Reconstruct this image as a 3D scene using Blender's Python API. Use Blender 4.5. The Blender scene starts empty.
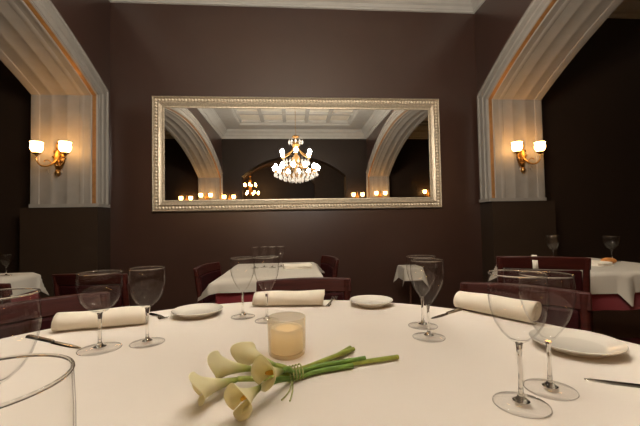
import bpy, bmesh, math, random
from mathutils import Vector, Matrix
random.seed(7)
S = bpy.context.scene
COL = S.collection
PI = math.pi

# ---------------------------------------------------------------- materials
def mat(name, col, rough=.5, metal=0, spec=.5, trans=0, ior=1.45, emit=None, es=0, sheen=0, sss=0, coat=0):
    m = bpy.data.materials.new(name); m.use_nodes = True
    b = m.node_tree.nodes['Principled BSDF']
    b.inputs['Base Color'].default_value = (*col, 1)
    b.inputs['Roughness'].default_value = rough
    b.inputs['Metallic'].default_value = metal
    b.inputs['Specular IOR Level'].default_value = spec
    b.inputs['Transmission Weight'].default_value = trans
    b.inputs['IOR'].default_value = ior
    b.inputs['Sheen Weight'].default_value = sheen
    b.inputs['Coat Weight'].default_value = coat
    if sss:
        b.inputs['Subsurface Weight'].default_value = sss
        b.inputs['Subsurface Radius'].default_value = (.02, .012, .006)
    if emit:
        b.inputs['Emission Color'].default_value = (*emit, 1)
        b.inputs['Emission Strength'].default_value = es
    return m

def noisy(m, scale=20, amt=.15, bump=.0, detail=4, stretch=(1, 1, 1), bdist=.01):
    """procedural colour variation and bump from object-space noise"""
    nt = m.node_tree; b = nt.nodes['Principled BSDF']
    tc = nt.nodes.new('ShaderNodeTexCoord'); mp = nt.nodes.new('ShaderNodeMapping')
    mp.inputs['Scale'].default_value = stretch
    nz = nt.nodes.new('ShaderNodeTexNoise'); nz.inputs['Scale'].default_value = scale; nz.inputs['Detail'].default_value = detail
    nt.links.new(tc.outputs['Object'], mp.inputs[0]); nt.links.new(mp.outputs[0], nz.inputs['Vector'])
    c = tuple(b.inputs['Base Color'].default_value)
    rp = nt.nodes.new('ShaderNodeValToRGB')
    rp.color_ramp.elements[0].position = .3; rp.color_ramp.elements[1].position = .7
    rp.color_ramp.elements[0].color = (*[x * (1 - amt) for x in c[:3]], 1)
    rp.color_ramp.elements[1].color = (*[min(1, x * (1 + amt)) for x in c[:3]], 1)
    nt.links.new(nz.outputs['Fac'], rp.inputs[0]); nt.links.new(rp.outputs[0], b.inputs['Base Color'])
    if bump:
        bp = nt.nodes.new('ShaderNodeBump'); bp.inputs['Strength'].default_value = bump; bp.inputs['Distance'].default_value = bdist
        nt.links.new(nz.outputs['Fac'], bp.inputs['Height']); nt.links.new(bp.outputs[0], b.inputs['Normal'])
    return m

def weave(m, scale=900, strength=.15):
    nt = m.node_tree; b = nt.nodes['Principled BSDF']
    tc = nt.nodes.new('ShaderNodeTexCoord')
    w1 = nt.nodes.new('ShaderNodeTexWave'); w1.inputs['Scale'].default_value = scale; w1.bands_direction = 'X'
    w2 = nt.nodes.new('ShaderNodeTexWave'); w2.inputs['Scale'].default_value = scale; w2.bands_direction = 'Y'
    ad = nt.nodes.new('ShaderNodeMath'); ad.operation = 'ADD'
    bp = nt.nodes.new('ShaderNodeBump'); bp.inputs['Strength'].default_value = strength; bp.inputs['Distance'].default_value = .0004
    nt.links.new(tc.outputs['Object'], w1.inputs['Vector']); nt.links.new(tc.outputs['Object'], w2.inputs['Vector'])
    nt.links.new(w1.outputs['Fac'], ad.inputs[0]); nt.links.new(w2.outputs['Fac'], ad.inputs[1])
    nt.links.new(ad.outputs[0], bp.inputs['Height']); nt.links.new(bp.outputs[0], b.inputs['Normal'])
    return m

M = {}
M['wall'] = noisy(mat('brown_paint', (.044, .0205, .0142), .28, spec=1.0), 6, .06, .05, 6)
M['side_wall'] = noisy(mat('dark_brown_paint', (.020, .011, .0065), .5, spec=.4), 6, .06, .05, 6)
M['dado'] = noisy(mat('dark_brown_pier_paint', (.030, .0175, .010), .5, spec=.4), 6, .06, .04, 6)
M['stone'] = noisy(mat('pale_plaster', (.255, .230, .200), .6), 9, .07, .06, 6)
M['stone_brown'] = noisy(mat('brown_plaster', (.055, .034, .02), .6), 9, .1, .05)
M['gilt'] = noisy(mat('gilding', (.27, .125, .035), .45, metal=.3), 30, .15, .1)
M['white_plaster'] = noisy(mat('white_plaster', (.40, .38, .345), .6), 8, .04, .03)
M['ceiling'] = noisy(mat('cream_ceiling_paint', (.68, .62, .52), .65), 8, .05, .03)
M['floor'] = noisy(mat('dark_wood_floor', (.06, .03, .018), .35), 5, .3, .1, 8, (1, 12, 1))
M['frame'] = noisy(mat('champagne_leaf', (.50, .42, .31), .40, metal=.45), 60, .18, .15)
M['bead'] = noisy(mat('champagne_beads', (.78, .68, .53), .36, metal=.35), 60, .15, .1)
M['mirror'] = mat('mirror_glass', (.86, .86, .84), .0, metal=1)
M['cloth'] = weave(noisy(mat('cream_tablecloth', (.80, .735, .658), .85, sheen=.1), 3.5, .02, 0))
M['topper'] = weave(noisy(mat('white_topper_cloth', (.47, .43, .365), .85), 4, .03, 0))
M['under'] = weave(noisy(mat('burgundy_undercloth', (.17, .010, .014), .8, sheen=.2), 5, .12, 0))
M['napkin'] = weave(noisy(mat('napkin_linen', (.80, .73, .61), .85), 12, .03, .08, bdist=.003))
M['china'] = mat('white_china', (.72, .68, .60), .12, spec=.6, coat=.3)
M['steel'] = mat('polished_steel', (.50, .47, .43), .16, metal=1)
M['chair_wood'] = noisy(mat('reddish_brown_wood', (.036, .0065, .0045), .45, spec=.25), 9, .35, .1, 6, (1, 1, 8))
M['chair_pad'] = noisy(mat('burgundy_upholstery', (.023, .0026, .003), .7, spec=.12), 40, .15, .1)
M['dark_wood'] = noisy(mat('dark_wood', (.07, .03, .018), .4), 12, .3)
M['wax'] = mat('cream_wax', (.94, .86, .68), .5)
def waxy(m):
    nt = m.node_tree; b = nt.nodes['Principled BSDF']; out = nt.nodes['Material Output']
    tl = nt.nodes.new('ShaderNodeBsdfTranslucent'); tl.inputs['Color'].default_value = (.97, .93, .83, 1)
    mx = nt.nodes.new('ShaderNodeMixShader'); mx.inputs[0].default_value = .55
    nt.links.new(b.outputs[0], mx.inputs[1]); nt.links.new(tl.outputs[0], mx.inputs[2]); nt.links.new(mx.outputs[0], out.inputs[0])
waxy(M['wax'])
M['flame'] = mat('candle_flame', (1, .8, .4), .5, emit=(1, .66, .32), es=45)
M['wick'] = mat('charred_wick', (.02, .015, .01), .9)
M['petal'] = mat('ivory_spathe', (.86, .80, .56), .42, sheen=.15)
def petal_tint(m):
    # ivory petal turning green towards its throat
    nt = m.node_tree; b = nt.nodes['Principled BSDF']
    at = nt.nodes.new('ShaderNodeAttribute'); at.attribute_name = 'along'
    rp = nt.nodes.new('ShaderNodeValToRGB'); e = rp.color_ramp.elements
    e[0].position = .0; e[0].color = (.20, .30, .035, 1); e[1].position = .62; e[1].color = (.95, .90, .62, 1)
    k = e.new(.28); k.color = (.62, .64, .22, 1)
    nz = nt.nodes.new('ShaderNodeTexNoise'); nz.inputs['Scale'].default_value = 120
    bp = nt.nodes.new('ShaderNodeBump'); bp.inputs['Strength'].default_value = .2; bp.inputs['Distance'].default_value = .002
    nt.links.new(at.outputs['Fac'], rp.inputs[0]); nt.links.new(rp.outputs[0], b.inputs['Base Color'])
    nt.links.new(nz.outputs['Fac'], bp.inputs['Height']); nt.links.new(bp.outputs[0], b.inputs['Normal'])
petal_tint(M['petal'])
def thin_petal(m):
    # thin petals let some light through
    nt = m.node_tree; b = nt.nodes['Principled BSDF']; out = nt.nodes['Material Output']
    tl = nt.nodes.new('ShaderNodeBsdfTranslucent'); mx = nt.nodes.new('ShaderNodeMixShader'); mx.inputs[0].default_value = .42
    src = b.inputs['Base Color'].links[0].from_socket
    nt.links.new(src, tl.inputs['Color']); nt.links.new(b.outputs[0], mx.inputs[1]); nt.links.new(tl.outputs[0], mx.inputs[2]); nt.links.new(mx.outputs[0], out.inputs[0])
thin_petal(M['petal'])
M['spadix'] = noisy(mat('yellow_spadix', (.78, .45, .05), .7), 400, .25, .6, 2, (1, 1, 1), .001)
M['stem'] = noisy(mat('green_stem', (.30, .36, .06), .4), 60, .22, .1)
M['stem_dark'] = noisy(mat('dark_green_stem', (.14, .26, .04), .4), 60, .22, .1)
M['raffia'] = noisy(mat('raffia', (.38, .40, .15), .7), 120, .25, .2)
M['brass'] = noisy(mat('old_brass', (.36, .19, .055), .32, metal=.9), 80, .25, .25)
M['bread'] = noisy(mat('bread_crust', (.50, .20, .045), .6), 30, .35, .3)
M['sconce_bulb'] = mat('warm_lit_tulip_shade', (1, .9, .7), .4, emit=(1, .52, .16), es=17)
M['bulb'] = mat('lit_lamp_bulb', (1, .95, .85), .4, emit=(1, .92, .80), es=235)
M['warm_bulb'] = mat('warm_lit_lamp_bulb', (1, .9, .7), .4, emit=(1, .50, .16), es=120)


def glass_mat():
    """clear thin glass: see-through, fresnel reflections, slightly grey towards grazing angles"""
    m = bpy.data.materials.new('clear_glass'); m.use_nodes = True; nt = m.node_tree
    for n in list(nt.nodes): nt.nodes.remove(n)
    out = nt.nodes.new('ShaderNodeOutputMaterial'); mix = nt.nodes.new('ShaderNodeMixShader')
    tr = nt.nodes.new('ShaderNodeBsdfTransparent'); gl = nt.nodes.new('ShaderNodeBsdfGlossy'); gl.inputs['Roughness'].default_value = .015
    fc = nt.nodes.new('ShaderNodeLayerWeight'); fc.inputs['Blend'].default_value = .5
    pw = nt.nodes.new('ShaderNodeMath'); pw.operation = 'POWER'; pw.inputs[1].default_value = 5.5
    fr = nt.nodes.new('ShaderNodeMath'); fr.operation = 'MULTIPLY_ADD'; fr.inputs[1].default_value = .5; fr.inputs[2].default_value = .022
    nt.links.new(fc.outputs['Facing'], pw.inputs[0]); nt.links.new(pw.outputs[0], fr.inputs[0])
    lw = nt.nodes.new('ShaderNodeLayerWeight'); lw.inputs['Blend'].default_value = .45
    rp = nt.nodes.new('ShaderNodeValToRGB')
    rp.color_ramp.elements[0].position = .78; rp.color_ramp.elements[0].color = (.997, .996, .994, 1)
    rp.color_ramp.elements[1].position = 1.0; rp.color_ramp.elements[1].color = (.36, .34, .31, 1)
    nt.links.new(lw.outputs['Facing'], rp.inputs[0]); nt.links.new(rp.outputs[0], tr.inputs['Color'])
    nt.links.new(fr.outputs[0], mix.inputs[0]); nt.links.new(tr.outputs[0], mix.inputs[1]); nt.links.new(gl.outputs[0], mix.inputs[2])
    nt.links.new(mix.outputs[0], out.inputs[0])
    return m
M['glass'] = glass_mat()
M['solid_glass'] = mat('solid_clear_glass', (1, 1, .98), .0, trans=1, ior=1.5)

def frosted_mat():
    m = bpy.data.materials.new('frosted_glass'); m.use_nodes = True; nt = m.node_tree
    for n in list(nt.nodes): nt.nodes.remove(n)
    out = nt.nodes.new('ShaderNodeOutputMaterial'); mix = nt.nodes.new('ShaderNodeMixShader'); mix2 = nt.nodes.new('ShaderNodeMixShader')
    tr = nt.nodes.new('ShaderNodeBsdfTransparent'); tr.inputs['Color'].default_value = (.95, .93, .88, 1)
    tl = nt.nodes.new('ShaderNodeBsdfTranslucent'); tl.inputs['Color'].default_value = (.95, .91, .83, 1)
    df = nt.nodes.new('ShaderNodeBsdfDiffuse'); df.inputs['Color'].default_value = (.80, .74, .64, 1)
    mix2.inputs[0].default_value = .25; mix.inputs[0].default_value = .26
    nt.links.new(tl.outputs[0], mix2.inputs[1]); nt.links.new(df.outputs[0], mix2.inputs[2])
    nt.links.new(tr.outputs[0], mix.inputs[1]); nt.links.new(mix2.outputs[0], mix.inputs[2]); nt.links.new(mix.outputs[0], out.inputs[0])
    return m
M['frosted'] = frosted_mat()
def crystal_mat():
    m = bpy.data.materials.new('lead_crystal'); m.use_nodes = True; nt = m.node_tree
    for n in list(nt.nodes): nt.nodes.remove(n)
    out = nt.nodes.new('ShaderNodeOutputMaterial'); mix = nt.nodes.new('ShaderNodeMixShader'); mix2 = nt.nodes.new('ShaderNodeMixShader')
    tr = nt.nodes.new('ShaderNodeBsdfTransparent'); tl = nt.nodes.new('ShaderNodeBsdfTranslucent'); tl.inputs['Color'].default_value = (.95, .93, .9, 1)
    gl = nt.nodes.new('ShaderNodeBsdfGlossy'); gl.inputs['Roughness'].default_value = .12
    mix2.inputs[0].default_value = .35; mix.inputs[0].default_value = .62
    nt.links.new(tl.outputs[0], mix2.inputs[1]); nt.links.new(gl.outputs[0], mix2.inputs[2])
    nt.links.new(tr.outputs[0], mix.inputs[1]); nt.links.new(mix2.outputs[0], mix.inputs[2]); nt.links.new(mix.outputs[0], out.inputs[0])
    return m
M['crystal'] = crystal_mat()

# ---------------------------------------------------------------- object helpers
def obj(name, bm, m, parent=None, smooth=True, bevel=0, auto=None):
    me = bpy.data.meshes.new(name)
    bmesh.ops.recalc_face_normals(bm, faces=bm.faces[:]) if not getattr(bm, '_keep', 0) else None
    bm.to_mesh(me); bm.free()
    ms = m if isinstance(m, (list, tuple)) else [m]
    for x in ms: me.materials.append(x)
    if smooth:
        for p in me.polygons: p.use_smooth = True
        me.set_sharp_from_angle(angle=math.radians(auto or 40))
    o = bpy.data.objects.new(name, me); COL.objects.link(o)
    if parent: o.parent = parent
    if bevel:
        b = o.modifiers.new('bevel', 'BEVEL'); b.width = bevel; b.segments = 2; b.limit_method = 'ANGLE'
    return o

def tag(o, label, cat, group=None, kind=None):
    o['label'] = label; o['category'] = cat
    if group: o['group'] = group
    if kind: o['kind'] = kind
    return o

def thing(name, label, cat, loc=(0, 0, 0), rz=0, group=None):
    o = bpy.data.objects.new(name, None); COL.objects.link(o); o.empty_display_size = .05
    o.location = loc; o.rotation_euler = (0, 0, rz)
    return tag(o, label, cat, group)

def dup(root, loc, rz=0, label=None, group=None, scale=None):
    r = root.copy(); COL.objects.link(r); r.location = loc; r.rotation_euler = (0, 0, rz)
    if scale: r.scale = scale
    if label: r['label'] = label
    if group: r['group'] = group
    for ch in list(root.children):
        c = ch.copy(); COL.objects.link(c); c.parent = r
        for g in list(ch.children):
            d = g.copy(); COL.objects.link(d); d.parent = c
    return r

def struct(name, bm, m, label, cat, **k):
    o = obj(name, bm, m, **k); return tag(o, label, cat, kind='structure')

def box(bm, x0, x1, y0, y1, z0, z1, mi=0):
    vs = [bm.verts.new((x, y, z)) for z in (z0, z1) for y in (y0, y1) for x in (x0, x1)]
    for f in ((0, 2, 3, 1), (4, 5, 7, 6), (0, 1, 5, 4), (2, 6, 7, 3), (0, 4, 6, 2), (1, 3, 7, 5)):
        bm.faces.new([vs[i] for i in f]).material_index = mi
    return vs

def boxes(*bs):
    bm = bmesh.new()
    for b in bs: box(bm, *b)
    return bm

def lathe(prof, n=32, bm=None, off=(0, 0, 0), cap=True):
    """prof: list of (r,z); r=0 closes the end in a point"""
    bm = bm or bmesh.new(); rings = []
    for r, z in prof:
        if r <= 1e-6: rings.append([bm.verts.new((off[0], off[1], z + off[2]))])
        else: rings.append([bm.verts.new((off[0] + r * math.cos(2 * PI * i / n), off[1] + r * math.sin(2 * PI * i / n), z + off[2])) for i in range(n)])
    for a, b in zip(rings, rings[1:]):
        for i in range(n):
            j = (i + 1) % n
            if len(a) == 1 and len(b) == 1: continue
            if len(a) == 1: bm.faces.new((a[0], b[j], b[i]))
            elif len(b) == 1: bm.faces.new((a[i], a[j], b[0]))
            else: bm.faces.new((a[i], a[j], b[j], b[i]))
    if cap:
        for r in (rings[0], rings[-1]):
            if len(r) > 1: bm.faces.new(r)
    return bm

def tube(pts, rad, n=10, bm=None):
    bm = bm or bmesh.new(); pts = [Vector(p) for p in pts]; rings = []
    rr = rad if isinstance(rad, (list, tuple)) else [rad] * len(pts)
    up = Vector((0, 0, 1))
    for i, p in enumerate(pts):
        t = (pts[min(i + 1, len(pts) - 1)] - pts[max(i - 1, 0)]).normalized()
        a = t.cross(up)
        if a.length < .05: a = t.cross(Vector((1, 0, 0)))
        a.normalize(); b = a.cross(t).normalized()
        rings.append([bm.verts.new(p + rr[i] * (math.cos(2 * PI * k / n) * a + math.sin(2 * PI * k / n) * b)) for k in range(n)])
    for r, s in zip(rings, rings[1:]):
        for k in range(n):
            bm.faces.new((r[k], r[(k + 1) % n], s[(k + 1) % n], s[k]))
    bm.faces.new(rings[0]); bm.faces.new(rings[-1])
    return bm

def bez(p0, p1, p2, p3, n=12):
    out = []
    for i in range(n + 1):
        t = i / n; a = (1 - t)
        out.append(Vector(p0) * a ** 3 + Vector(p1) * 3 * a * a * t + Vector(p2) * 3 * a * t * t + Vector(p3) * t ** 3)
    return out

def ball(bm, c, r, u=10, v=7, sz=1):
    bmesh.ops.create_uvsphere(bm, u_segments=u, v_segments=v, radius=r, matrix=Matrix.Translation(c) @ Matrix.Diagonal((1, 1, sz, 1)))

# ---------------------------------------------------------------- the room
XL, XR, YB, YF = -1.883, 2.125, 3.75, -2.1
TH = .60                                   # side wall thickness
YJ, YN, ZS, ZD = 3.53, -2.0, 2.365, 1.272  # arch jambs, springing, dado top
CEIL = 3.78
OXL, OXR = -5.2, 5.6                       # outer walls of the rooms beside
RB = -7.0                                  # end of the room behind
R_ = 6.0
YC, HA = (YJ + YN) / 2, (YJ - YN) / 2
ZC = ZS - math.sqrt(R_ * R_ - HA * HA)
def arch_pts(n=40, r=R_, yc=YC, zc=ZC, ha=HA):
    a0 = math.asin(ha / r)
    return [(yc + r * math.sin(a0 - 2 * a0 * i / n), zc + r * math.cos(a0 - 2 * a0 * i / n)) for i in range(n + 1)]

struct('floor', boxes((OXL - .2, OXR + .2, RB - .2, YB + .2, -.1, 0)), M['floor'], 'dark wooden restaurant floor under all the tables', 'floor', smooth=False)
struct('wall_back', boxes((XL - TH * .5, XR + TH * .5, YB, YB + .2, 0, CEIL)), M['wall'], 'plain brown wall behind the big framed mirror', 'wall', smooth=False)
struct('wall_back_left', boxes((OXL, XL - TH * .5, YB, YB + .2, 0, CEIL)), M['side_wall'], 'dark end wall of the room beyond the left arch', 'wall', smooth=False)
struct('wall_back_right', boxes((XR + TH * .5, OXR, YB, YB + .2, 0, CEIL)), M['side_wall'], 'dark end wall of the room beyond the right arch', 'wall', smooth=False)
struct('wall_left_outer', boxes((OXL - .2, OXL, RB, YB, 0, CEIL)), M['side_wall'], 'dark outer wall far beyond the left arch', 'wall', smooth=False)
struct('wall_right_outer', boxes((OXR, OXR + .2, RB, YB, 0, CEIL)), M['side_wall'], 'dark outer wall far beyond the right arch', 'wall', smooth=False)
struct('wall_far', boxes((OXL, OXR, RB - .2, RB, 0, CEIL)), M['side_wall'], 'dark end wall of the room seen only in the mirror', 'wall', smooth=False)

def arched_wall(xa, xb, y0, y1, yj, yn, pts, along_x=False):
    """wall slab between xa and xb running y0..y1 with an arched opening; along_x swaps the axes"""
    bm = bmesh.new()
    P = (lambda a, t, z: (a, t, z)) if along_x else (lambda a, t, z: (t, a, z))
    def slab(poly):
        A = [bm.verts.new(P(a, xa, z)) for a, z in poly]; B = [bm.verts.new(P(a, xb, z)) for a, z in poly]
        bm.faces.new(A); bm.faces.new(B[::-1])
        for i in range(len(A)):
            j = (i + 1) % len(A); bm.faces.new((A[i], A[j], B[j], B[i]))
    slab([(y1, 0), (y1, CEIL), (yj, CEIL), (yj, 0)]); slab([(y0, 0), (y0, CEIL), (yn, CEIL), (yn, 0)])
    for (a, za), (b, zb) in zip(pts, pts[1:]): slab([(a, za), (a, CEIL), (b, CEIL), (b, zb)])
    return bm

AP = arch_pts()
RR_ = 5.2
APR = arch_pts(40, RR_, YC, ZS - math.sqrt(RR_ * RR_ - HA * HA))
def pier(bm, s, X):
    # painted pier foot below the pale lining, a touch thicker than the wall
    for ya, yb in ((YJ - .02, YB), (YF, YN + .02)):
        a, b = sorted((X - s * .004, X + s * (TH + .10)))
        box(bm, a, b, ya, yb, 0, ZD - .012)
    return bm
bm = arched_wall(XL - TH, XL, YF, YB, YJ, YN, AP); 
struct('wall_left', bm, M['wall'], 'brown wall above the wide left arch', 'wall', smooth=False)
bm = arched_wall(XR, XR + TH, YF, YB, YJ, YN, APR)
struct('wall_right', bm, M['wall'], 'brown wall above the wide right arch', 'wall', smooth=False)
struct('trim_1', pier(bmesh.new(), -1, XL), M['dado'], 'dark brown pier feet under the left arch lining', 'pier', smooth=False)
struct('trim_2', pier(bmesh.new(), 1, XR), M['dado'], 'dark brown pier feet under the right arch lining', 'pier', smooth=False)

# moulded pale lining swept round each arch: (depth into the wall, inset into the opening, material)
PROFILE = [(.0, -.178, 0), (-.010, -.174, 0), (-.017, -.162, 0), (-.017, -.145, 0), (-.006, -.135, 0), (-.008, -.088, 0), (-.015, -.080, 0), (-.015, -.062, 0),
           (-.005, -.052, 0), (-.005, -.012, 0), (.004, .004, 0), (.016, .010, 1), (.050, .014, 0), (.058, .022, 0), (.076, .022, 0), (.082, .014, 0),
           (.125, .012, 0), (.133, .020, 0), (.150, .023, 0), (.166, .020, 0), (.172, .012, 0),
           (.262, .012, 0), (.270, .018, 0), (.288, .018, 0), (.296, .010, 0), (.400, .010, 0), (.408, .017, 0), (.424, .019, 0), (.440, .017, 0), (.448, .011, 0),
           (.530, .011, 0), (.538, .022, 0), (.560, .026, 0), (.600, .026, 0), (.613, .016, 0), (.613, -.09, 0), (.601, -.10, 0)]
PROFILE = [(d, .013 + (h - .013) * .45, m) if .08 < d < .61 and h > 0 else (d, h, m) for d, h, m in PROFILE]
def lining(name, X, s, label, AP):
    pts = [(YJ, ZD), (YJ, ZD + .015), (YJ, ZS)] ; arc = AP[1:-1]
    path = [(YJ, ZD), (YJ, ZS)] + arc + [(YN, ZS), (YN, ZD)]
    # mitred inward normals
    segs = []
    for (a, za), (b, zb) in zip(path, path[1:]):
        d = Vector((b - a, zb - za)).normalized(); segs.append(Vector((-d.y, d.x)))
    # travelling up the far jamb and back along the arch: inward = to the left of travel turned towards the opening centre
    nrm = []
    for i, p in enumerate(path):
        if i == 0: n = segs[0]; k = 1
        elif i == len(path) - 1: n = segs[-1]; k = 1
        else:
            n = (segs[i - 1] + segs[i]).normalized(); k = 1 / max(.3, n.dot(segs[i]))
        c = Vector((YC, 1.9)) - Vector(p)
        nn = n * k
        if nn.dot(c) < 0: nn = -nn
        nrm.append(nn)
    bm = bmesh.new(); rows = []
    for p, n in zip(path, nrm):
        rows.append([bm.verts.new((X + s * d, p[0] + n.x * h, p[1] + n.y * h)) for d, h, _ in PROFILE])
    for r, q in zip(rows, rows[1:]):
        for k in range(len(PROFILE) - 1):
            f = bm.faces.new((r[k], r[k + 1], q[k + 1], q[k])); f.material_index = PROFILE[k][2]
    for r in (rows[0], rows[-1]):
        try: bm.faces.new(r)
        except ValueError: pass
    # small foot moulding closing the lining above the dark pier
    for yy, sy in ((YJ, -1), (YN, 1)):
        a, b = sorted((X - s * .015, X + s * (TH + .015)))
        c, d = sorted((yy, yy + sy * .032)); box(bm, a, b, c, d, ZD - .012, ZD + .022)
        a, b = sorted((X, X - s * .022))
        c, d = sorted((yy + sy * .03, yy - sy * .181)); box(bm, a, b, c, d, ZD - .012, ZD + .022)
    return struct(name, bm, [M['stone'], M['gilt']], label, 'arch lining', auto=25)
lining('trim_3', XL, -1, 'pale moulded lining with a gilt line round the left arch', AP)
lining('trim_4', XR - .018, 1, 'pale moulded lining with a gilt line round the right arch', APR)

# wall facing the mirror with its own arch
FA, FB, FZ, FR = -1.36, 1.52, 2.40, 2.10
fyc, fha = (FA + FB) / 2, (FB - FA) / 2
fzc = FZ - math.sqrt(FR * FR - fha * fha)
FP = arch_pts(24, FR, fyc, fzc, fha)
bm = arched_wall(YF - .35, YF, XL - TH, XR + TH, FB, FA, FP, True)
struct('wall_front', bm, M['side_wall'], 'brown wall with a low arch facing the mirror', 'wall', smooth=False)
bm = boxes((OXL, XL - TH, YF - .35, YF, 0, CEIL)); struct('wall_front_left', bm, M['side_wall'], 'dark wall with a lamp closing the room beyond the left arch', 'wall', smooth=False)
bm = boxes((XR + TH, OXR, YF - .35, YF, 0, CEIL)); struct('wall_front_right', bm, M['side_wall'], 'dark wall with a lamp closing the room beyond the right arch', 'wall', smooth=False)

# the next arch in the room behind, lit by the amber chandelier
rp_ = arch_pts(24, 1.75, -.55, 2.62 - math.sqrt(1.75 ** 2 - 1.45 ** 2), 1.45)
struct('wall_rear', arched_wall(-6.2, -5.9, OXL, OXR, .90, -2.0, rp_, True), M['stone_brown'], 'brown arched wall deep in the mirror, lit by the amber chandelier', 'wall', smooth=False)

# ceiling with coffer ribs, stepped soffit and cornice
def sweep_rect(x0, x1, y0, y1, prof):
    """closed moulding round a rectangle, prof = (distance from wall, z)"""
    bm = bmesh.new(); rows = []
    for cx, cy, sx, sy in ((x0, y0, 1, 1), (x1, y0, -1, 1), (x1, y1, -1, -1), (x0, y1, 1, -1)):
        rows.append([bm.verts.new((cx + sx * d, cy + sy * d, z)) for d, z in prof])
    for i in range(4):
        r, q = rows[i], rows[(i + 1) % 4]
        for k in range(len(prof) - 1): bm.faces.new((r[k], r[k + 1], q[k + 1], q[k]))
    return bm
CPROF = [(.0, 3.440), (.018, 3.445), (.022, 3.462), (.030, 3.47), (.034, 3.50), (.060, 3.515), (.075, 3.54), (.105, 3.575), (.15, 3.60), (.16, 3.61), (.16, 3.635),
         (.175, 3.645), (.18, 3.66), (.55, 3.66), (.56, 3.67), (.575, 3.675), (.58, 3.70), (.62, 3.72), (.63, CEIL)]
struct('ceiling', boxes((OXL - .2, OXR + .2, RB - .2, YB + .2, CEIL, CEIL + .1)), M['ceiling'], 'pale cream ceiling over the dining room', 'ceiling', smooth=False)
struct('trim_5', sweep_rect(XL, XR, YF, YB, CPROF), M['white_plaster'], 'white stepped cornice round the top of the brown walls', 'cornice', auto=25)
bm = bmesh.new()
cx0, cx1, cy0, cy1 = XL + .6, XR - .6, YF + .6, YB - .6
for i in range(1, 5):
    x = cx0 + (cx1 - cx0) * i / 5; box(bm, x - .045, x + .045, cy0, cy1, CEIL - .06, CEIL)
for i in range(1, 7):
    y = cy0 + (cy1 - cy0) * i / 7; box(bm, cx0, cx1, y - .045, y + .045, CEIL - .062, CEIL)
struct('trim_6', bm, M['white_plaster'], 'crossing plaster ribs of the coffered ceiling', 'ceiling rib', smooth=False)
struct('trim_7', sweep_rect(XR + TH, OXR, YF, YB, CPROF), M['white_plaster'], 'cornice at the top of the dark room beyond the right arch', 'cornice', auto=25)
struct('trim_8', sweep_rect(OXL, XL - TH, YF, YB, CPROF), M['white_plaster'], 'cornice at the top of the dark room beyond the left arch', 'cornice', auto=25)

# ---------------------------------------------------------------- mirror
MX0, MX1, MZ0, MZ1 = -1.452, 1.664, 1.2085, 2.4345
mir = thing('wall_mirror', 'wide mirror in a beaded champagne frame on the brown back wall', 'mirror', ((MX0 + MX1) / 2, YB, MZ0))
W2, HM = (MX1 - MX0) / 2, MZ1 - MZ0
def frame_sweep(prof):
    bm = bmesh.new(); rows = []
    for cx, cz, sx, sz in ((-W2, 0, 1, 1), (W2, 0, -1, 1), (W2, HM, -1, -1), (-W2, HM, 1, -1)):
        rows.append([bm.verts.new((cx + sx * d, -y, cz + sz * d)) for d, y in prof])
    for i in range(4):
        r, q = rows[i], rows[(i + 1) % 4]
        for k in range(len(prof) - 1): bm.faces.new((r[k], r[k + 1], q[k + 1], q[k]))
    return bm
obj('frame', frame_sweep([(0, .0), (0, .030), (.006, .042), (.012, .046), (.020, .040), (.024, .022), (.062, .020), (.066, .036), (.072, .042), (.096, .030), (.104, .022), (.112, .026), (.120, .024), (.124, .012), (.124, .0)]),
    M['frame'], mir, auto=35)
bm = bmesh.new()
sp = .034; zc_ = .043
nx = int((2 * W2 - 2 * zc_) / sp); nz = int((HM - 2 * zc_) / sp)
for i in range(nx + 1):
    x = -W2 + zc_ + (2 * W2 - 2 * zc_) * i / nx
    for z in (zc_, HM - zc_): ball(bm, (x, -.030, z), .0148, 8, 6)
for i in range(1, nz):
    z = zc_ + (HM - 2 * zc_) * i / nz
    for x in (-W2 + zc_, W2 - zc_): ball(bm, (x, -.030, z), .0148, 8, 6)
obj('beading', bm, M['bead'], mir)
obj('mirror_glass', boxes((-W2 + .115, W2 - .115, -.012, -.004, .115, HM - .115)), M['mirror'], mir, smooth=False)

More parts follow.
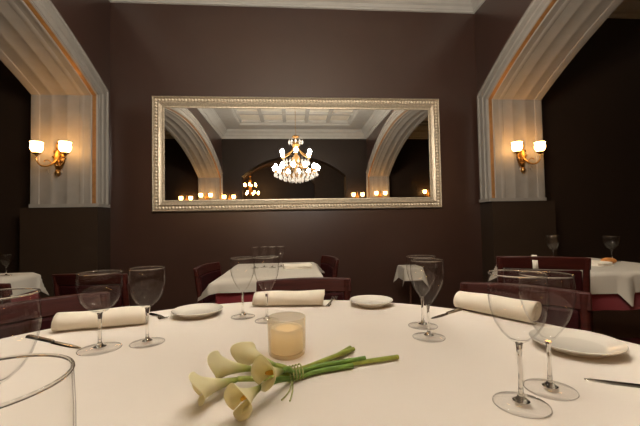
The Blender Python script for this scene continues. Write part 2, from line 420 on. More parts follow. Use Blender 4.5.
# ---------------------------------------------------------------- lamps
def make_sconce(label):
    """two arm wall lamp; local origin on the wall, +Y out of the wall... front is -Y"""
    t = thing('wall_sconce', label, 'wall lamp', group=None)
    bm = lathe([(.0, -.016), (.030, -.016), (.045, -.008), (.05, 0), (.0, 0)], 24)
    bmesh.ops.rotate(bm, verts=bm.verts[:], cent=(0, 0, 0), matrix=Matrix.Rotation(-PI / 2, 3, 'X'))
    for v in bm.verts: v.co.z = v.co.z * 2.3 - .02; v.co.y = -abs(v.co.y)
    for k in range(10):
        a = 2 * PI * k / 10; ball(bm, (.046 * math.cos(a), -.010, .088 * math.sin(a)), .012, 8, 6)
    ball(bm, (0, -.014, .115), .020, 10, 8, 1.5); ball(bm, (0, -.016, -.155), .026, 10, 8, 1.3); ball(bm, (0, -.012, .15), .010, 8, 6, 1.7)
    obj('back_plate', bm, M['brass'], t)
    for s in (-1, 1):
        bm = tube(bez((s * .01, -.02, -.03), (s * .05, -.10, -.16), (s * .14, -.12, -.10), (s * .125, -.115, .0), 14), [.009] * 8 + [.0075] * 7, 8)
        tube(bez((s * .03, -.045, -.075), (s * .05, -.06, -.03), (s * .09, -.07, -.03), (s * .085, -.075, -.06), 10), .005, 8, bm)
        arm = obj('arm', bm, M['brass'], t)
        bm = lathe([(.0, -.012), (.010, -.010), (.014, 0), (.034, .010), (.037, .018), (.030, .020), (.012, .016), (.0, .016)], 16, off=(s * .125, -.115, .0))
        obj('cup', bm, M['brass'], arm)
        bm = lathe([(.012, .016), (.036, .028), (.050, .052), (.052, .078), (.047, .098), (.053, .116), (.048, .118), (.040, .098), (.040, .06), (.012, .022)], 16, off=(s * .125, -.115, .0), cap=False)
        obj('lamp_shade', bm, M['sconce_bulb'], arm)
    # crystal pendants under the arms
    for x, z in ((-.125, -.03), (.125, -.03), (0, -.15), (-.06, -.13), (.06, -.13)):
        y = -.115 if abs(x) > .1 else -.06 if x else -.03
        bm = lathe([(0, z + .006), (.003, z), (.010, z - .022), (.0, z - .036)], 6, off=(x, y, 0))
        obj('crystal_drop', bm, M['crystal'], t, smooth=False)
    return t
ZB = 1.745
sc0 = make_sconce('two armed brass wall lamp on the left arch pier')
sc0.location = (-2.225, YJ - .034, ZB)
dup(sc0, (2.455, YJ - .034, ZB), 0, 'two armed brass wall lamp on the right arch pier')
# lamps on the piers and walls behind the camera, which the mirror shows
dup(sc0, (-2.27, YN + .034, ZB + .06), PI, 'wall lamp mirrored as the pair of lights under the left arch')
dup(sc0, (2.44, YN + .034, ZB + .06), PI, 'wall lamp mirrored as the pair of lights under the right arch')
dup(sc0, (-1.69, YF, ZB + .02), PI, 'wall lamp in the mirror just right of the left arch pair of lights')
dup(sc0, (1.83, YF, ZB + .04), PI, 'wall lamp in the mirror just left of the right arch pair of lights')
dup(sc0, (-2.82, YF, ZB + .0), PI, 'lamp at far left of the lights reflected along the mirror')
dup(sc0, (3.86, YF, ZB + .10), PI, 'small lamp at the right end of the mirror reflection')

def make_chandelier(name, label, bulbm, crystals=True):
    """hangs from z=0 at its ceiling rose downwards; local z negative"""
    t = thing(name, label, 'chandelier')
    obj('ceiling_rose', lathe([(.0, 0), (.09, 0), (.085, -.015), (.05, -.035), (.018, -.045), (0, -.05)], 24), M['brass'], t)
    bm = bmesh.new(); z = -.045; k = 0
    while z > -.93:
        mtx = Matrix.Translation((0, 0, z - .014)) @ Matrix.Rotation(PI / 2 * (k % 2), 4, 'Z') @ Matrix.Rotation(PI / 2, 4, 'X')
        pts = [mtx @ Vector((.008 * math.cos(a), .017 * math.sin(a), 0)) for a in [2 * PI * i / 10 for i in range(11)]]
        tube(pts, .0025, 5, bm); z -= .026; k += 1
    obj('chain', bm, M['brass'], t)
    obj('column', lathe([(0, -.93), (.035, -.935), (.07, -.95), (.075, -.965), (.03, -.985), (.02, -1.03), (.05, -1.06), (.075, -1.11), (.06, -1.16), (.025, -1.20), (.022, -1.30), (.06, -1.34), (.085, -1.40), (.07, -1.46),
                         (.03, -1.50), (.025, -1.60), (.05, -1.64), (.04, -1.68), (.0, -1.70)], 20), M['brass'], t)
    def arms(n, r, zb, z0, ph, br):
        for i in range(n):
            a = 2 * PI * (i + ph) / n; d = Vector((math.cos(a), math.sin(a), 0))
            P = lambda rr, z: d * rr + Vector((0, 0, z))
            arm = obj('arm', tube(bez(P(.03, z0), P(r * .45, z0 - .22), P(r * 1.05, z0 - .20), P(r, zb - .055), 12), .008, 6), M['brass'], t)
            o = P(r, zb)
            obj('cup', lathe([(.0, -.062), (.012, -.058), (.036, -.045), (.038, -.038), (.014, -.040), (.012, -.02), (.0, -.02)], 10, off=o), M['brass'], arm)
            obj('bulb', lathe([(.0, -.02), (br * .5, -.015), (br, .02), (br * .9, .045), (br * .35, .075), (0, .09)], 10, off=o), bulbm, arm)
    arms(12 if crystals else 8, .42, -1.60, -1.42, .25, .042)
    arms(6, .30, -1.31, -1.14, .5, .040)
    if crystals:
        for n, r, z, L in ((22, .41, -1.66, .085), (20, .32, -1.69, .10), (16, .23, -1.73, .10), (10, .13, -1.76, .10), (10, .13, -1.02, .09), (20, .25, -1.42, .10)):
            for i in range(n):
                a = 2 * PI * (i + .5) / n
                bm = lathe([(0, 0), (.004, -.008), (.026, -L * .62), (.0, -L)], 6, off=(r * math.cos(a), r * math.sin(a), z))
                tube([(r * math.cos(a), r * math.sin(a), z), (r * .96 * math.cos(a), r * .96 * math.sin(a), z + .05)], .0015, 4, bm)
                obj('crystal_drop', bm, M['crystal'], t, smooth=False)
        # strings that carry the basket of drops
        bm = bmesh.new()
        for n, r, z in ((16, .40, -1.63), (14, .31, -1.67), (12, .22, -1.71), (8, .12, -1.74)):
            tube([(r * .96 * math.cos(2 * PI * i / 24), r * .96 * math.sin(2 * PI * i / 24), z) for i in range(25)], .004, 5, bm)
        for i in range(8):
            a = 2 * PI * i / 8
            tube([(q * math.cos(a), q * math.sin(a), z) for q, z in ((.03, -1.62), (.115, -1.74), (.21, -1.71), (.30, -1.67), (.385, -1.63))], .003, 4, bm)
        obj('basket_ring', bm, M['brass'], t)
    return t
ch = make_chandelier('crystal_chandelier', 'large lit crystal chandelier reflected in the middle of the mirror', M['bulb'])
ch.location = (.09, .80, CEIL - .062)
c2 = make_chandelier('brass_chandelier', 'small amber chandelier beyond the far arch, low and left in the mirror', M['warm_bulb'], False)
c2.location = (-1.50, -5.2, CEIL); c2.scale = (.74, .74, .98)

# ---------------------------------------------------------------- main table and its cloth
TX, TY, TR, TZ = -.07, .46, .95, .75
t = thing('round_table', 'big round dining table under the cream cloth in front', 'table', (TX, TY, 0))
obj('tabletop', lathe([(0, .70), (TR - .02, .70), (TR - .004, .708), (TR - .004, .737), (TR - .012, .745), (0, .745)], 64), M['dark_wood'], t)
obj('pedestal', lathe([(0, 0), (.34, 0), (.34, .03), (.12, .07), (.07, .15), (.07, .55), (.12, .66), (.30, .699), (0, .699)], 32), M['dark_wood'], t)
def round_cloth():
    bm = bmesh.new(); n = 144; rows = []
    prof = [(.0, 0), (.25, 0), (.5, 0), (.7, 0), (.85, 0), (.93, 0), (.945, -.0015), (.955, -.006), (.961, -.016), (.965, -.03), (.97, -.07), (.975, -.12), (.98, -.16), (.985, -.20), (.988, -.235)]
    for r, dz in prof:
        if r == 0: rows.append([bm.verts.new((0, 0, TZ))]); continue
        row = []
        for i in range(n):
            a = 2 * PI * i / n; w = max(0, (-dz - .03)) / .33
            rr = r * TR / .95 + w * (.045 * math.sin(13 * a + .6 * math.sin(3 * a)) + .02 * math.sin(29 * a))
            row.append(bm.verts.new((rr * math.cos(a), rr * math.sin(a), TZ + dz)))
        rows.append(row)
    for i in range(n): bm.faces.new((rows[0][0], rows[1][i], rows[1][(i + 1) % n]))
    for a, b in zip(rows[1:], rows[2:]):
        for i in range(n): bm.faces.new((a[i], b[i], b[(i + 1) % n], a[(i + 1) % n]))
    return bm
o = obj('tablecloth', round_cloth(), M['cloth']); o.location = (TX, TY, 0)
m_ = o.modifiers.new('solid', 'SOLIDIFY'); m_.thickness = .003; m_.offset = -1
tag(o, 'cream tablecloth over the big round table in front', 'tablecloth')
TT = TZ + .0006

# ---------------------------------------------------------------- glassware
GOB = [(.93, 0), (.95, .008), (.90, .014), (.45, .030), (.16, .050), (.09, .085), (.075, .20), (.075, .36), (.10, .44), (.14, .475)]
GOB_BOWL = [(.14, .475), (.34, .50), (.60, .555), (.81, .63), (.94, .715), (1.0, .81), (.995, .90), (.97, 1.0)]
WIN_BOWL = [(.12, .425), (.26, .455), (.50, .53), (.74, .625), (.92, .725), (1.0, .82), (1.0, .90), (.97, 1.0)]
def make_glass(name, label, bowl, r, h):
    t = thing(name, label, 'glass')
    w = .0011 / r
    out = [(a * r, b * h) for a, b in bowl]
    inn = [((a - w) * r, b * h + (.0012 if i else .003)) for i, (a, b) in enumerate(bowl)]
    rim = [(out[-1][0] - .0004, out[-1][1] + .0006)]
    obj('bowl', lathe([(0, out[0][1] - .0005)] + out + rim + inn[::-1][:-1] + [(0, inn[0][1] + .001)], 40), M['glass'], t, auto=60)
    rr_, rz_ = out[-1]; tr_ = min(.0012, .026 * r)
    obj('rim', lathe([(rr_ - .0006 + tr_ * math.cos(2 * PI * k / 8), rz_ + tr_ + tr_ * math.sin(2 * PI * k / 8)) for k in range(9)], 40, cap=False), M['solid_glass'], t, auto=80)
    s = bowl[0]
    st = [(0, .028 * h), (.30 * r, .034 * h), (.15 * r, .055 * h), (.09 * r, .09 * h), (.08 * r, .2 * h), (.08 * r, .36 * h), (.11 * r, (s[1] - .02) * h), (s[0] * r * .98, s[1] * h - .0006), (0, s[1] * h - .0006)]
    obj('stem', lathe(st, 16), M['solid_glass'], t, auto=60)
    ft = obj('foot', lathe([(0, 0), (.93 * r, 0), (.95 * r, .003 * h), (.93 * r, .010 * h), (.5 * r, .020 * h), (.29 * r, .0335 * h), (0, .0275 * h)], 40), M['glass'], t, auto=60)
    obj('foot_edge', lathe([(.95 * r + .0008 * math.cos(2 * PI * k / 8), .0010 + .0009 * math.sin(2 * PI * k / 8)) for k in range(9)], 40, cap=False), M['solid_glass'], ft, auto=80)
    return t
gob = make_glass('water_goblet', 'big water goblet nearest the front at the right, its round bowl empty', GOB_BOWL, .0440, .211)
gob.location = (.367, .546, TT)
win = make_glass('wine_glass', 'wine glass close behind the big goblet, left of the right hand plate', WIN_BOWL, .0430, .201)
win.location = (.450, .588, TT)
def gl(src, x, y, r, h, label, rz=0, z=TT, group=None):
    b = (.0440, .211) if src is gob else (.0430, .201)
    return dup(src, (x, y, z), rz, label, group, (r / b[0], r / b[0], h / b[1]))
gl(gob, -.483, .914, .0505, .188, 'round goblet on the left, in front of the left rolled napkin')
gl(gob, -.381, .944, .0435, .192, 'wine glass at the right end of the left rolled napkin', 1)
gl(win, -.167, 1.168, .040, .192, 'wine glass left of the pair in front of the middle rolled napkin', 2)
gl(win, -.084, 1.108, .0395, .198, 'wine glass right of the pair in front of the middle rolled napkin', 3)
gl(win, .350, .887, .0425, .199, 'front glass of the close pair right of the middle', 1.2)
gl(win, .372, .985, .0425, .199, 'rear glass of the close pair right of the middle', .4)
gl(gob, -.172, .205, .0445, .215, 'very near glass cut off by the lower left corner')
gl(gob, -.385, .483, .0475, .215, 'goblet cut by the left edge, behind the very near glass', .7)

# ---------------------------------------------------------------- plates
def plate_bm(r):
    return lathe([(0, .004), (.55 * r, .004), (.58 * r, 0), (.63 * r, 0), (.66 * r, .005), (.82 * r, .010), (r * .985, .0185), (r, .0205), (r * .99, .0215), (.80 * r, .0135), (.66 * r, .0088), (.60 * r, .0075), (0, .0075)], 56)
o = obj('side_plate', plate_bm(.093), M['china'], auto=50); o.location = (.652, .765, TT)
tag(o, 'white plate at the right, behind the two near glasses', 'plate')
o = obj('side_plate', plate_bm(.083), M['china'], auto=50); o.location = (-.325, 1.215, TT)
tag(o, 'white plate at the back left between glasses and napkin', 'plate')
o = obj('side_plate', plate_bm(.079), M['china'], auto=50); o.location = (.284, 1.262, TT)
tag(o, 'small white plate at the back edge, right of the middle napkin', 'plate')

# ---------------------------------------------------------------- cutlery
def strip(outline, zt, zc=None):
    """outline: list of (s along, half width, z offset) -> thin solid strip"""
    bm = bmesh.new(); rows = []
    for s, w, z in outline:
        rows.append([bm.verts.new((s, -w, z)), bm.verts.new((s, -w * .6, z + zt)), bm.verts.new((s, w * .6, z + zt)), bm.verts.new((s, w, z))])
    for a, b in zip(rows, rows[1:]):
        for k in range(4): bm.faces.new((a[k], a[(k + 1) % 4], b[(k + 1) % 4], b[k]))
    bm.faces.new(rows[0]); bm.faces.new(rows[-1])
    return bm
def place(o, a, b, z=TT):
    o.location = (a[0], a[1], z); o.rotation_euler = (0, 0, math.atan2(b[1] - a[1], b[0] - a[0]))
def knife(a, b, label, L=None):
    L = L or math.dist(a, b)
    t = thing('table_knife', label, 'knife')
    obj('blade', strip([(0, .002, 0), (.01, .006, 0), (.04, .0095, 0), (L * .48, .009, 0), (L * .5, .006, 0)], .0016), M['steel'], t)
    obj('handle', strip([(L * .5, .0055, 0), (L * .53, .007, 0), (L * .8, .008, 0), (L * .96, .0095, 0), (L * .99, .008, 0), (L, .004, 0)], .0052), M['steel'], t)
    place(t, a, b); return t
def fork(a, b, label, L=None):
    L = L or math.dist(a, b)
    t = thing('table_fork', label, 'fork')
    obj('handle', strip([(0, .004, 0), (.006, .0085, 0), (.03, .008, .001), (L * .4, .004, .004), (L * .62, .004, .006), (L * .70, .010, .0035), (L * .78, .012, .002)], .003), M['steel'], t)
    for k in range(4):
        y = -.0096 + .0064 * k
        bm = strip([(L * .775, .0021, .002), (L * .9, .0018, .0035), (L, .0008, .010)], .0016)
        bmesh.ops.translate(bm, verts=bm.verts[:], vec=(0, y, 0)); obj('tine', bm, M['steel'], t)
    place(t, a, b); return t
knife((-.535, .925), (-.745, 1.045), 'dark steel knife at the left edge below the rolled napkin')
knife((.540, .617), (.745, .517), 'steel knife at the right edge, in front of the plate')
knife((.425, 1.055), (.570, 1.150), 'steel knife right of the close pair of glasses')
fork((-.50, 1.262), (-.412, 1.163), 'steel fork lying left of the back left plate')
fork((.122, 1.265), (.165, 1.39), 'steel fork at the right end of the middle napkin')

# ---------------------------------------------------------------- rolled napkins
def napkin(a, b, label, w=.030, hgt=.027, group='rolled white napkins on the round table'):
    """rolled linen: flattened roll with a visible spiral at the ends and a loose flap"""
    L = math.dist(a, b); bm = bmesh.new(); n = 46; segs = 16; turns = 3
    rows = []
    for j in range(segs + 1):
        x = L * j / segs; row = []
        sag = .0016 * math.sin(9 * x / L + a[0] * 7) ; taper = 1 - .04 * math.cos(PI * j / segs)
        for i in range(n + 1):
            q = i / n; th = 2 * PI * turns * q - PI * .5; rad = .30 + .70 * q
            row.append(bm.verts.new((x + .004 * math.sin(th) * (1 if j in (0, segs) else 0), w * taper * rad * math.cos(th), hgt + .0012 + hgt * rad * math.sin(th) * taper + (sag if math.sin(th) > 0 else 0))))
        # flap lying forward on the table
        row.append(bm.verts.new((x, -w * .6, .0015))) if False else None
        rows.append(row)
    for r, q in zip(rows, rows[1:]):
        for i in range(n): bm.faces.new((r[i], r[i + 1], q[i + 1], q[i]))
    o = obj('rolled_napkin', bm, M['napkin'], auto=70)
    m = o.modifiers.new('solid', 'SOLIDIFY'); m.thickness = .0022; m.offset = -1
    place(o, a, b, TT); return tag(o, label, 'napkin', group)
napkin((-.695, 1.081), (-.455, 1.135), 'rolled white napkin on the left behind the round goblet', .031, .0285)
napkin((-.146, 1.315), (.112, 1.288), 'rolled white napkin at the far middle of the round table', .032, .0285)
napkin((.570, 1.165), (.700, .955), 'rolled white napkin on the right, pointing towards the camera', .036, .033)

# ---------------------------------------------------------------- candle in frosted tumbler
cx_, cy_ = -.017, .815
t = thing('candle_holder', 'frosted glass candle tumbler behind the calla lilies', 'candle holder', (cx_, cy_, TT))
obj('tumbler', lathe([(0, 0), (.036, 0), (.041, .004), (.0430, .012), (.0445, .086), (.0438, .0875), (.0425, .086), (.0408, .014), (.038, .009), (0, .009)], 40), M['frosted'], t, auto=60)
t = thing('pillar_candle', 'cream candle inside the frosted tumbler', 'candle', (cx_, cy_, TT + .0095))
obj('wax', lathe([(0, 0), (.034, 0), (.0365, .002), (.0372, .050), (.035, .054), (.026, .052), (.022, .044), (.020, .022), (.012, .018), (0, .018)], 32), M['wax'], t)
obj('flame', lathe([(0, .026), (.0025, .028), (.0034, .032), (.0018, .039), (0, .044)], 10), M['flame'], t)
obj('wick', tube([(0, 0, .017), (.0005, 0, .022), (.0, .0, .0265)], .0009, 6), M['wick'], t)

# ---------------------------------------------------------------- calla lilies
bq = thing('calla_lily_bouquet', 'tied bunch of ivory calla lilies lying on the cream cloth', 'flowers', (0, .68, TT))
BO = Vector((0, .68, TT))
def spathe(throat, mouth, wid, roll, length_tip=1.25):
    """trumpet from the throat opening at the mouth; petal tip pulled out on one side"""
    throat = Vector(throat); mouth = Vector(mouth); ax = (mouth - throat); L = ax.length; ax.normalize()
    u = ax.cross(Vector((0, 0, 1))).normalized(); v = u.cross(ax).normalized()
    bm = bmesh.new(); nu, nv = 33, 14; rows = []
    for j in range(nv + 1):
        tt = j / nv; row = []
        for i in range(nu):
            th = -PI + 2 * PI * i / (nu - 1) * 1.0
            a = th + roll
            tip = max(0, math.cos(th)) ** 3                      # 0 at the overlap, 1 at the tip
            lap = (abs(th) / PI) ** 4
            r = wid * (.13 + .30 * tt + .57 * tt ** 2.6) * (1 - .10 * lap * tt) + wid * .55 * max(0, tt - .8) * 5 * .35 * (tip + .4)
            r += .0022 * (i / (nu - 1) - .5) * 2 * (1 if abs(th) > 2.2 else 0)
            reach = L * tt * (1 - .16 * lap * tt) + L * (length_tip - 1) * tip * tt ** 4
            reach -= L * .10 * max(0, tt - .86) / .14 * (1 - tip) * .8     # rim curls back
            row.append(bm.verts.new(throat + ax * reach + (u * math.cos(a) + v * math.sin(a)) * r - BO))
        rows.append(row)
    for r, q in zip(rows, rows[1:]):
        for i in range(nu - 1): bm.faces.new((r[i], r[i + 1], q[i + 1], q[i]))
    return bm
def lily(throat, mouth, wid, roll, path, m, r=.0042):
    """one flower: stem is the part; spathe and spadix are its pieces"""
    T = Vector(throat); Mo = Vector(mouth)
    pts = [Vector(p) - BO for p in path]
    sm = []
    for i in range(len(pts) - 1):
        p0 = pts[max(i - 1, 0)]; p1 = pts[i]; p2 = pts[i + 1]; p3 = pts[min(i + 2, len(pts) - 1)]
        for k in range(8):
            s = k / 8
            sm.append(.5 * ((2 * p1) + (p2 - p0) * s + (2 * p0 - 5 * p1 + 4 * p2 - p3) * s * s + (3 * p1 - p0 - 3 * p2 + p3) * s ** 3))
    sm.append(pts[-1])
    st = obj('lily_stem', tube(sm, r, 10), m, bq)
    sp = obj('spathe', spathe(throat, mouth, wid, roll), M['petal'], st, auto=80)
    at = sp.data.attributes.new('along', 'FLOAT', 'POINT')
    for i, d in enumerate(at.data): d.value = (i // 33) / 14
    md = sp.modifiers.new('solid', 'SOLIDIFY'); md.thickness = .0012; md.offset = 0
    ss = sp.modifiers.new('sub', 'SUBSURF'); ss.levels = 1; ss.render_levels = 1
    ax = (Mo - T).normalized(); L = (Mo - T).length
    a = T - BO + ax * L * .12; b = T - BO + ax * L * .80
    obj('spadix', tube([a, a.lerp(b, .3), a.lerp(b, .8), a.lerp(b, .95), b], [.003, .0042, .0038, .0028, .001], 10), M['spadix'], st)
    return st
z0 = TT
TIE = (-.001, .683)
lily((-.104, .652, z0 + .020), (-.166, .592, z0 + .032), .025, 2.2, [(-.104, .652, z0 + .020), (-.05, .668, z0 + .012), (TIE[0], TIE[1] + .004, z0 + .0065), (.10, .722, z0 + .0065), (.226, .752, z0 + .0065)], M['stem'], .005)
lily((-.078, .678, z0 + .027), (-.148, .652, z0 + .044), .026, 2.4, [(-.078, .678, z0 + .027), (-.04, .682, z0 + .021), (TIE[0], TIE[1] + .002, z0 + .0155), (.07, .745, z0 + .012), (.138, .812, z0 + .0065)], M['stem'], .005)
lily((-.036, .696, z0 + .024), (-.102, .735, z0 + .036), .0235, 2.6, [(-.036, .696, z0 + .024), (-.018, .690, z0 + .0205), (TIE[0], TIE[1] + .011, z0 + .0105), (.07, .752, z0 + .0065), (.132, .822, z0 + .0065)], M['stem'], .005)
lily((-.022, .642, z0 + .034), (-.056, .588, z0 + .054), .0255, 2.0, [(-.022, .642, z0 + .034), (-.012, .660, z0 + .030), (TIE[0] + .002, TIE[1] - .006, z0 + .0155), (.05, .706, z0 + .014), (.15, .738, z0 + .0125)], M['stem_dark'], .005)
lily((-.058, .602, z0 + .026), (-.090, .538, z0 + .033), .0265, 2.2, [(-.058, .602, z0 + .026), (-.03, .640, z0 + .020), (TIE[0], TIE[1] - .008, z0 + .0065), (.05, .700, z0 + .0065), (.12, .718, z0 + .0065)], M['stem_dark'], .005)
bm = bmesh.new()
for k in range(5):
    c = Vector((TIE[0] - .012 + .006 * k, TIE[1] - .004 + .0028 * k, 0))
    pts = []
    for i in range(19):
        a = 2 * PI * i / 18
        q = Vector((-.30, 1, 0)).normalized()
        pts.append(c + q * (.018 * math.cos(a)) + Vector((0, 0, .0125 + .0125 * math.sin(a))) - Vector((0, .68, 0)))
    tube(pts, .0016, 6, bm)
for dx, dy in ((-.022, -.080), (-.008, -.085)):
    tube(bez((TIE[0] - .004, TIE[1] - .020 - .68, .006), (TIE[0] + dx * .3, TIE[1] - .03 - .68, .004), (TIE[0] + dx * .2, TIE[1] - .05 - .68, .002), (TIE[0] + dx, TIE[1] + dy - .68, .002), 8), .0014, 6, bm)
obj('raffia_tie', bm, M['raffia'], bq)

# ---------------------------------------------------------------- chairs
def make_chair(label):
    """local front is -Y; backrest on +Y; 0.81 m tall"""
    t = thing('dining_chair', label, 'chair')
    w = .215
    for s in (-1, 1):
        bm = tube([(s * (w - .018), .205, .0), (s * (w - .016), .19, .22), (s * (w - .016), .185, .45), (s * (w - .016), .20, .62), (s * (w - .016), .228, .80)], [.015, .018, .020, .018, .016], 10)
        obj('leg', bm, M['chair_wood'], t)
        bm = tube([(s * (w - .02), -.20, 0), (s * (w - .02), -.20, .25), (s * (w - .022), -.195, .43)], [.014, .018, .021], 10)
        obj('leg', bm, M['chair_wood'], t)
    obj('seat_frame', boxes((-w + .02, w - .02, -.205, .19, .385, .432)), M['chair_wood'], t, bevel=.006)
    bm = bmesh.new(); N = 12; rows = []
    for j in range(N + 1):
        rows.append([])
        for i in range(N + 1):
            x, y = -1 + 2 * i / N, -1 + 2 * j / N
            rows[-1].append(bm.verts.new((x * (w - .005), y * .205 - .012, .434 + .048 * (1 - x ** 6) ** .5 * (1 - y ** 6) ** .5)))
    for a, b in zip(rows, rows[1:]):
        for i in range(N): bm.faces.new((a[i], a[i + 1], b[i + 1], b[i]))
    obj('seat', bm, M['chair_pad'], t)
    # curved top rail and padded back
    def panel(z0, z1, y0, y1, th, hw, crown=0):
        bm = bmesh.new(); N = 12; F, B = [], []
        for i in range(N + 1):
            q = -1 + 2 * i / N; x = q * hw; bow = .026 * (1 - q * q)
            zt = z1 + crown * (1 - q * q)
            F.append([bm.verts.new((x, y0 + bow - th, z0)), bm.verts.new((x, y1 + bow - th, zt))]); B.append([bm.verts.new((x, y0 + bow + th, z0)), bm.verts.new((x, y1 + bow + th, zt))])
        for i in range(N):
            bm.faces.new((F[i][0], F[i + 1][0], F[i + 1][1], F[i][1])); bm.faces.new((B[i][0], B[i][1], B[i + 1][1], B[i + 1][0]))
            bm.faces.new((F[i][1], F[i + 1][1], B[i + 1][1], B[i][1])); bm.faces.new((F[i][0], B[i][0], B[i + 1][0], F[i + 1][0]))
        for i in (0, N): bm.faces.new((F[i][0], F[i][1], B[i][1], B[i][0]))
        return bm
    obj('top_rail', panel(.745, .806, .212, .228, .012, w + .004, .006), M['chair_wood'], t, bevel=.005, auto=50)
    obj('backrest', panel(.515, .742, .186, .212, .016, w - .034), M['chair_pad'], t, bevel=.008, auto=50)
    obj('lower_rail', panel(.485, .512, .184, .186, .009, w - .030), M['chair_wood'], t, bevel=.004, auto=50)
    return t
def at_back(bx, by, r):     # root position from the place of the backrest
    return (bx + math.sin(r) * .225, by - math.cos(r) * .225, 0)
chair0 = make_chair('dark red chair at the far side of the round table, behind the middle napkin')
chair0.location = at_back(.05, 1.62, 0); chair0.scale = (1, 1, .985)
def ch_(bx, by, deg, label, s=1.0):
    r = math.radians(deg); x, y, z = at_back(bx, by, r); return dup(chair0, (x, y, 0), r, label, None, (1, 1, s) if s != 1 else None)
ch_(-.90, 1.32, 44, 'dark red chair at the left of the round table, behind the left edge goblet')
ch_(.87, 1.28, -42, 'dark red chair at the right of the round table, behind the two near glasses')
ch_(-.645, 2.70, 80, 'dark chair at the left side of the small table under the mirror', .94)
ch_(.295, 2.80, -80, 'dark chair at the right side of the small table under the mirror', .97)
ch_(-1.15, 2.07, 172, 'maroon chair with its back to us, behind the round goblet on the left', 1.0)
ch_(-1.585, 1.79, 182, 'maroon chair at the left edge before the far left table')
ch_(1.345, 1.785, 152, 'tall maroon chair back behind the right rolled napkin', 1.055)
ch_(1.93, 1.50, 178, 'dark red chair at the right edge under the hanging cloth corner', .74)

# ---------------------------------------------------------------- other tables
def make_table(label, x, y, w, d, h=.745):
    t = thing('square_table', label, 'table', (x, y, 0))
    obj('tabletop', boxes((-w / 2, w / 2, -d / 2, d / 2, h - .03, h)), M['dark_wood'], t, bevel=.003)
    k = min(w, d) / .62
    obj('pedestal', lathe([(0, .02), (.035 * k, .02), (.03 * k, .1), (.03 * k, h - .12), (.05 * k, h - .05), (.10 * k, h - .031), (0, h - .031)], 24), M['dark_wood'], t)
    obj('base', lathe([(0, 0), (.20 * k, 0), (.20 * k, .012), (.10 * k, .022), (.036 * k, .028), (0, .028)], 32), M['dark_wood'], t)
    return t
def square_cloth(w, d, drop, top, flare=.55, n=44, out=.006, wav=.006, pleat=None):
    bm = bmesh.new(); rows = []
    W, D = w / 2 + drop, d / 2 + drop
    for j in range(n + 1):
        row = []
        for i in range(n + 1):
            x, y = -W + 2 * W * i / n, -D + 2 * D * j / n
            ex, ey = max(0, abs(x) - w / 2), max(0, abs(y) - d / 2)
            hi, lo = max(ex, ey), min(ex, ey)
            px = math.copysign(min(abs(x), w / 2), x); py = math.copysign(min(abs(y), d / 2), y)
            fall = hi + .45 * lo
            o1 = (out * min(1, hi / .02) + wav * math.sin(17 * (x + y)) * hi / drop) if hi > 0 else 0
            if pleat is not None and y < 0 and ey > 0:
                g = max(0, 1 - abs(x - pleat) / .055) * ey / drop
                fall += .075 * g; py -= .035 * g
            if ex > 0: px += math.copysign(o1 + flare * lo, x)
            if ey > 0: py += math.copysign(o1 + flare * lo, y)
            row.append(bm.verts.new((px, py, top - max(0, fall - .004))))
        rows.append(row)
    for a, b in zip(rows, rows[1:]):
        for i in range(n): bm.faces.new((a[i], a[i + 1], b[i + 1], b[i]))
    return bm
def dress(x, y, w, d, where, drop=.125, under=.22, flare=.55, tl=None, pleat=None, n=44):
    make_table(tl or ('square table under cloths ' + where), x, y, w, d)
    o = obj('undercloth', square_cloth(w, d, under, .7485, .12, 40, .008, .014), M['under'], auto=70); o.location = (x, y, 0)
    tag(o, 'burgundy undercloth hanging below the white topper ' + where, 'tablecloth')
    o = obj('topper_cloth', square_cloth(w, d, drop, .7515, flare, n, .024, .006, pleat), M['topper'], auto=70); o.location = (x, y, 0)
    tag(o, 'white topper cloth ' + where, 'tablecloth')
dress(-.135, 2.40, .59, .74, 'on the small table under the mirror', .082, flare=1.1)
dress(1.965, 2.20, .70, .70, 'on the table at the right edge', .125, flare=.5, pleat=-.09, n=90)
dress(-2.17, 2.40, .70, .40, 'on the far left table', .13, flare=.3)
t = make_table('small side table under a white cloth near the back wall', 1.14, 3.32, .17, .20, .625)
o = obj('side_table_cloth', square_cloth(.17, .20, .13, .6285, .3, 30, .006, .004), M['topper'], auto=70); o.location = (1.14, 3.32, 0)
tag(o, 'white cloth on the small side table, peeping out left of the close pair of glasses', 'tablecloth')

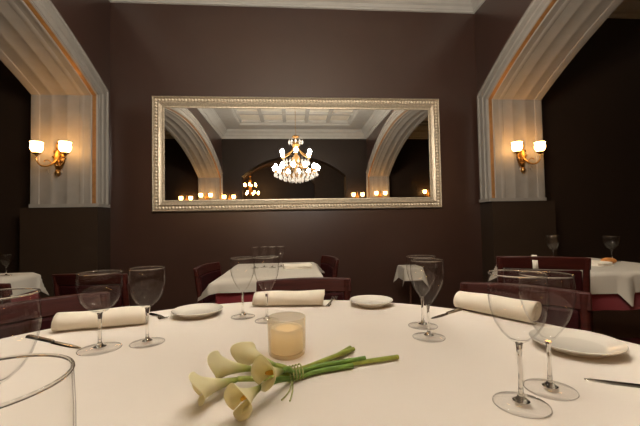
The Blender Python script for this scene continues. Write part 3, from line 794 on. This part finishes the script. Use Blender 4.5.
# things on the other tables
ZT = .7525
for i, (x, y, l) in enumerate(((-.265, 2.47, 'first glass from the left of the row on the small table under the mirror'), (-.205, 2.50, 'second glass from the left of the row on the small table under the mirror'),
                               (-.145, 2.46, 'third glass from the left of the row on the small table under the mirror'), (-.085, 2.50, 'rightmost glass of the row on the small table under the mirror'))):
    gl(win, x, y, .027, .145, l, i, ZT, 'glasses on the small table under the mirror')
gl(gob, 1.83, 2.31, .043, .185, 'left glass of two on the table at the right edge', 1, ZT)
gl(gob, 2.245, 2.28, .050, .175, 'rightmost glass on the table at the right edge', 2, ZT)
gl(win, -1.985, 2.45, .032, .135, 'left one of two small glasses on the far left table', 1, ZT)
gl(win, -1.885, 2.45, .032, .135, 'right one of two small glasses on the far left table', 2, ZT)
def folded(x, y, w, d, h, rz, label):
    bm = bmesh.new(); n = 10
    for k in range(3):
        z0_ = h * k / 3; N = n; F = []
        for j in range(N + 1):
            F.append([bm.verts.new((-w / 2 + w * i / N, -d / 2 + d * j / N + .004 * k, z0_ + h / 3 * (.35 + .6 * (1 - abs(-1 + 2 * j / N) ** 4)) + .003 * math.sin(6 * i / N + k))) for i in range(N + 1)])
        B = [[bm.verts.new((v.co.x, v.co.y, z0_ + .0005)) for v in r] for r in F]
        for a in range(N):
            for b in range(N):
                bm.faces.new((F[a][b], F[a][b + 1], F[a + 1][b + 1], F[a + 1][b])); bm.faces.new((B[a][b], B[a + 1][b], B[a + 1][b + 1], B[a][b + 1]))
        for a in range(N):
            for (p, q) in (((0, a), (0, a + 1)), ((N, a), (N, a + 1)), ((a, 0), (a + 1, 0)), ((a, N), (a + 1, N))):
                bm.faces.new((F[p[0]][p[1]], F[q[0]][q[1]], B[q[0]][q[1]], B[p[0]][p[1]]))
    o = obj('folded_napkin', bm, M['napkin'], auto=60); o.location = (x, y, ZT); o.rotation_euler = (0, 0, rz)
    return tag(o, label, 'napkin')
folded(.03, 2.42, .19, .14, .024, .1, 'folded white napkin on the small table under the mirror')
folded(1.955, 2.12, .13, .16, .022, .2, 'folded white napkin beside the bread on the right edge table')
bm = bmesh.new(); ball(bm, (0, 0, 0), .034, 18, 12, .62)
for v in bm.verts: v.co.x *= 1.5; v.co.z += .021
o = obj('bread_roll', bm, M['bread']); o.location = (2.08, 2.14, ZT); tag(o, 'small brown bread roll on the table at the right edge', 'bread')
# narrow folded cloth hung over the tall chair back
bm = bmesh.new(); pts = [(-.040, .80), (-.030, .84), (-.020, .862), (.0, .870), (.020, .862), (.028, .84), (.032, .80)]
A = [bm.verts.new((-.012, y, z)) for y, z in pts]; B = [bm.verts.new((.013, y, z)) for y, z in pts]
for i in range(len(pts) - 1): bm.faces.new((A[i], A[i + 1], B[i + 1], B[i]))
o = obj('service_cloth', bm, M['napkin'], auto=80); o.location = (1.31, 1.795, -.008); o.rotation_euler = (0, 0, math.radians(-28)); o.modifiers.new('solid', 'SOLIDIFY').thickness = .004
tag(o, 'narrow white cloth hung over the tall maroon chair back', 'cloth')

for o in list(COL.objects):
    if o.parent or 'category' not in o or 'group' in o: continue
    n = o.name.split('.')[0]
    g = {'wall_sconce': 'two armed brass wall lamps', 'dining_chair': 'dark red dining chairs', 'side_plate': 'white plates on the round table', 'table_knife': 'steel knives on the round table',
         'table_fork': 'steel forks on the round table', 'topper_cloth': 'white topper cloths on the small tables', 'undercloth': 'burgundy undercloths on the small tables', 'square_table': 'small tables round the room'}.get(n)
    if n in ('water_goblet', 'wine_glass'): g = 'stemmed glasses on the round table' if abs(o.location.z - TT) < .0005 else 'stemmed glasses on the side tables'
    if g: o['group'] = g

# ---------------------------------------------------------------- camera and view
cam = bpy.data.cameras.new('camera'); co = bpy.data.objects.new('camera', cam); COL.objects.link(co)
cam.sensor_width = 36; cam.sensor_fit = 'HORIZONTAL'; cam.lens = 346 / 640 * 36; cam.clip_start = .02; cam.clip_end = 60
yaw, pitch, roll = .0803, .0330, -.0188
F = Vector((math.sin(yaw) * math.cos(pitch), math.cos(yaw) * math.cos(pitch), math.sin(pitch)))
Rv = Vector((math.cos(yaw), -math.sin(yaw), 0)); U = Rv.cross(F)
c, s = math.cos(roll), math.sin(roll)
R2, U2 = c * Rv + s * U, -s * Rv + c * U
co.matrix_world = Matrix(((R2.x, U2.x, -F.x, 0), (R2.y, U2.y, -F.y, 0), (R2.z, U2.z, -F.z, 1.05), (0, 0, 0, 1)))
S.camera = co
w = bpy.data.worlds.new('world'); S.world = w; w.use_nodes = True
w.node_tree.nodes['Background'].inputs[0].default_value = (.02, .014, .01, 1); w.node_tree.nodes['Background'].inputs[1].default_value = 1
S.view_settings.view_transform = 'Standard'; S.view_settings.look = 'None'; S.view_settings.gamma = 1; S.view_settings.exposure = 0
S.cycles.use_denoising = True
S.cycles.max_bounces = 12; S.cycles.transparent_max_bounces = 32; S.cycles.transmission_bounces = 10
S.cycles.sample_clamp_indirect = 4
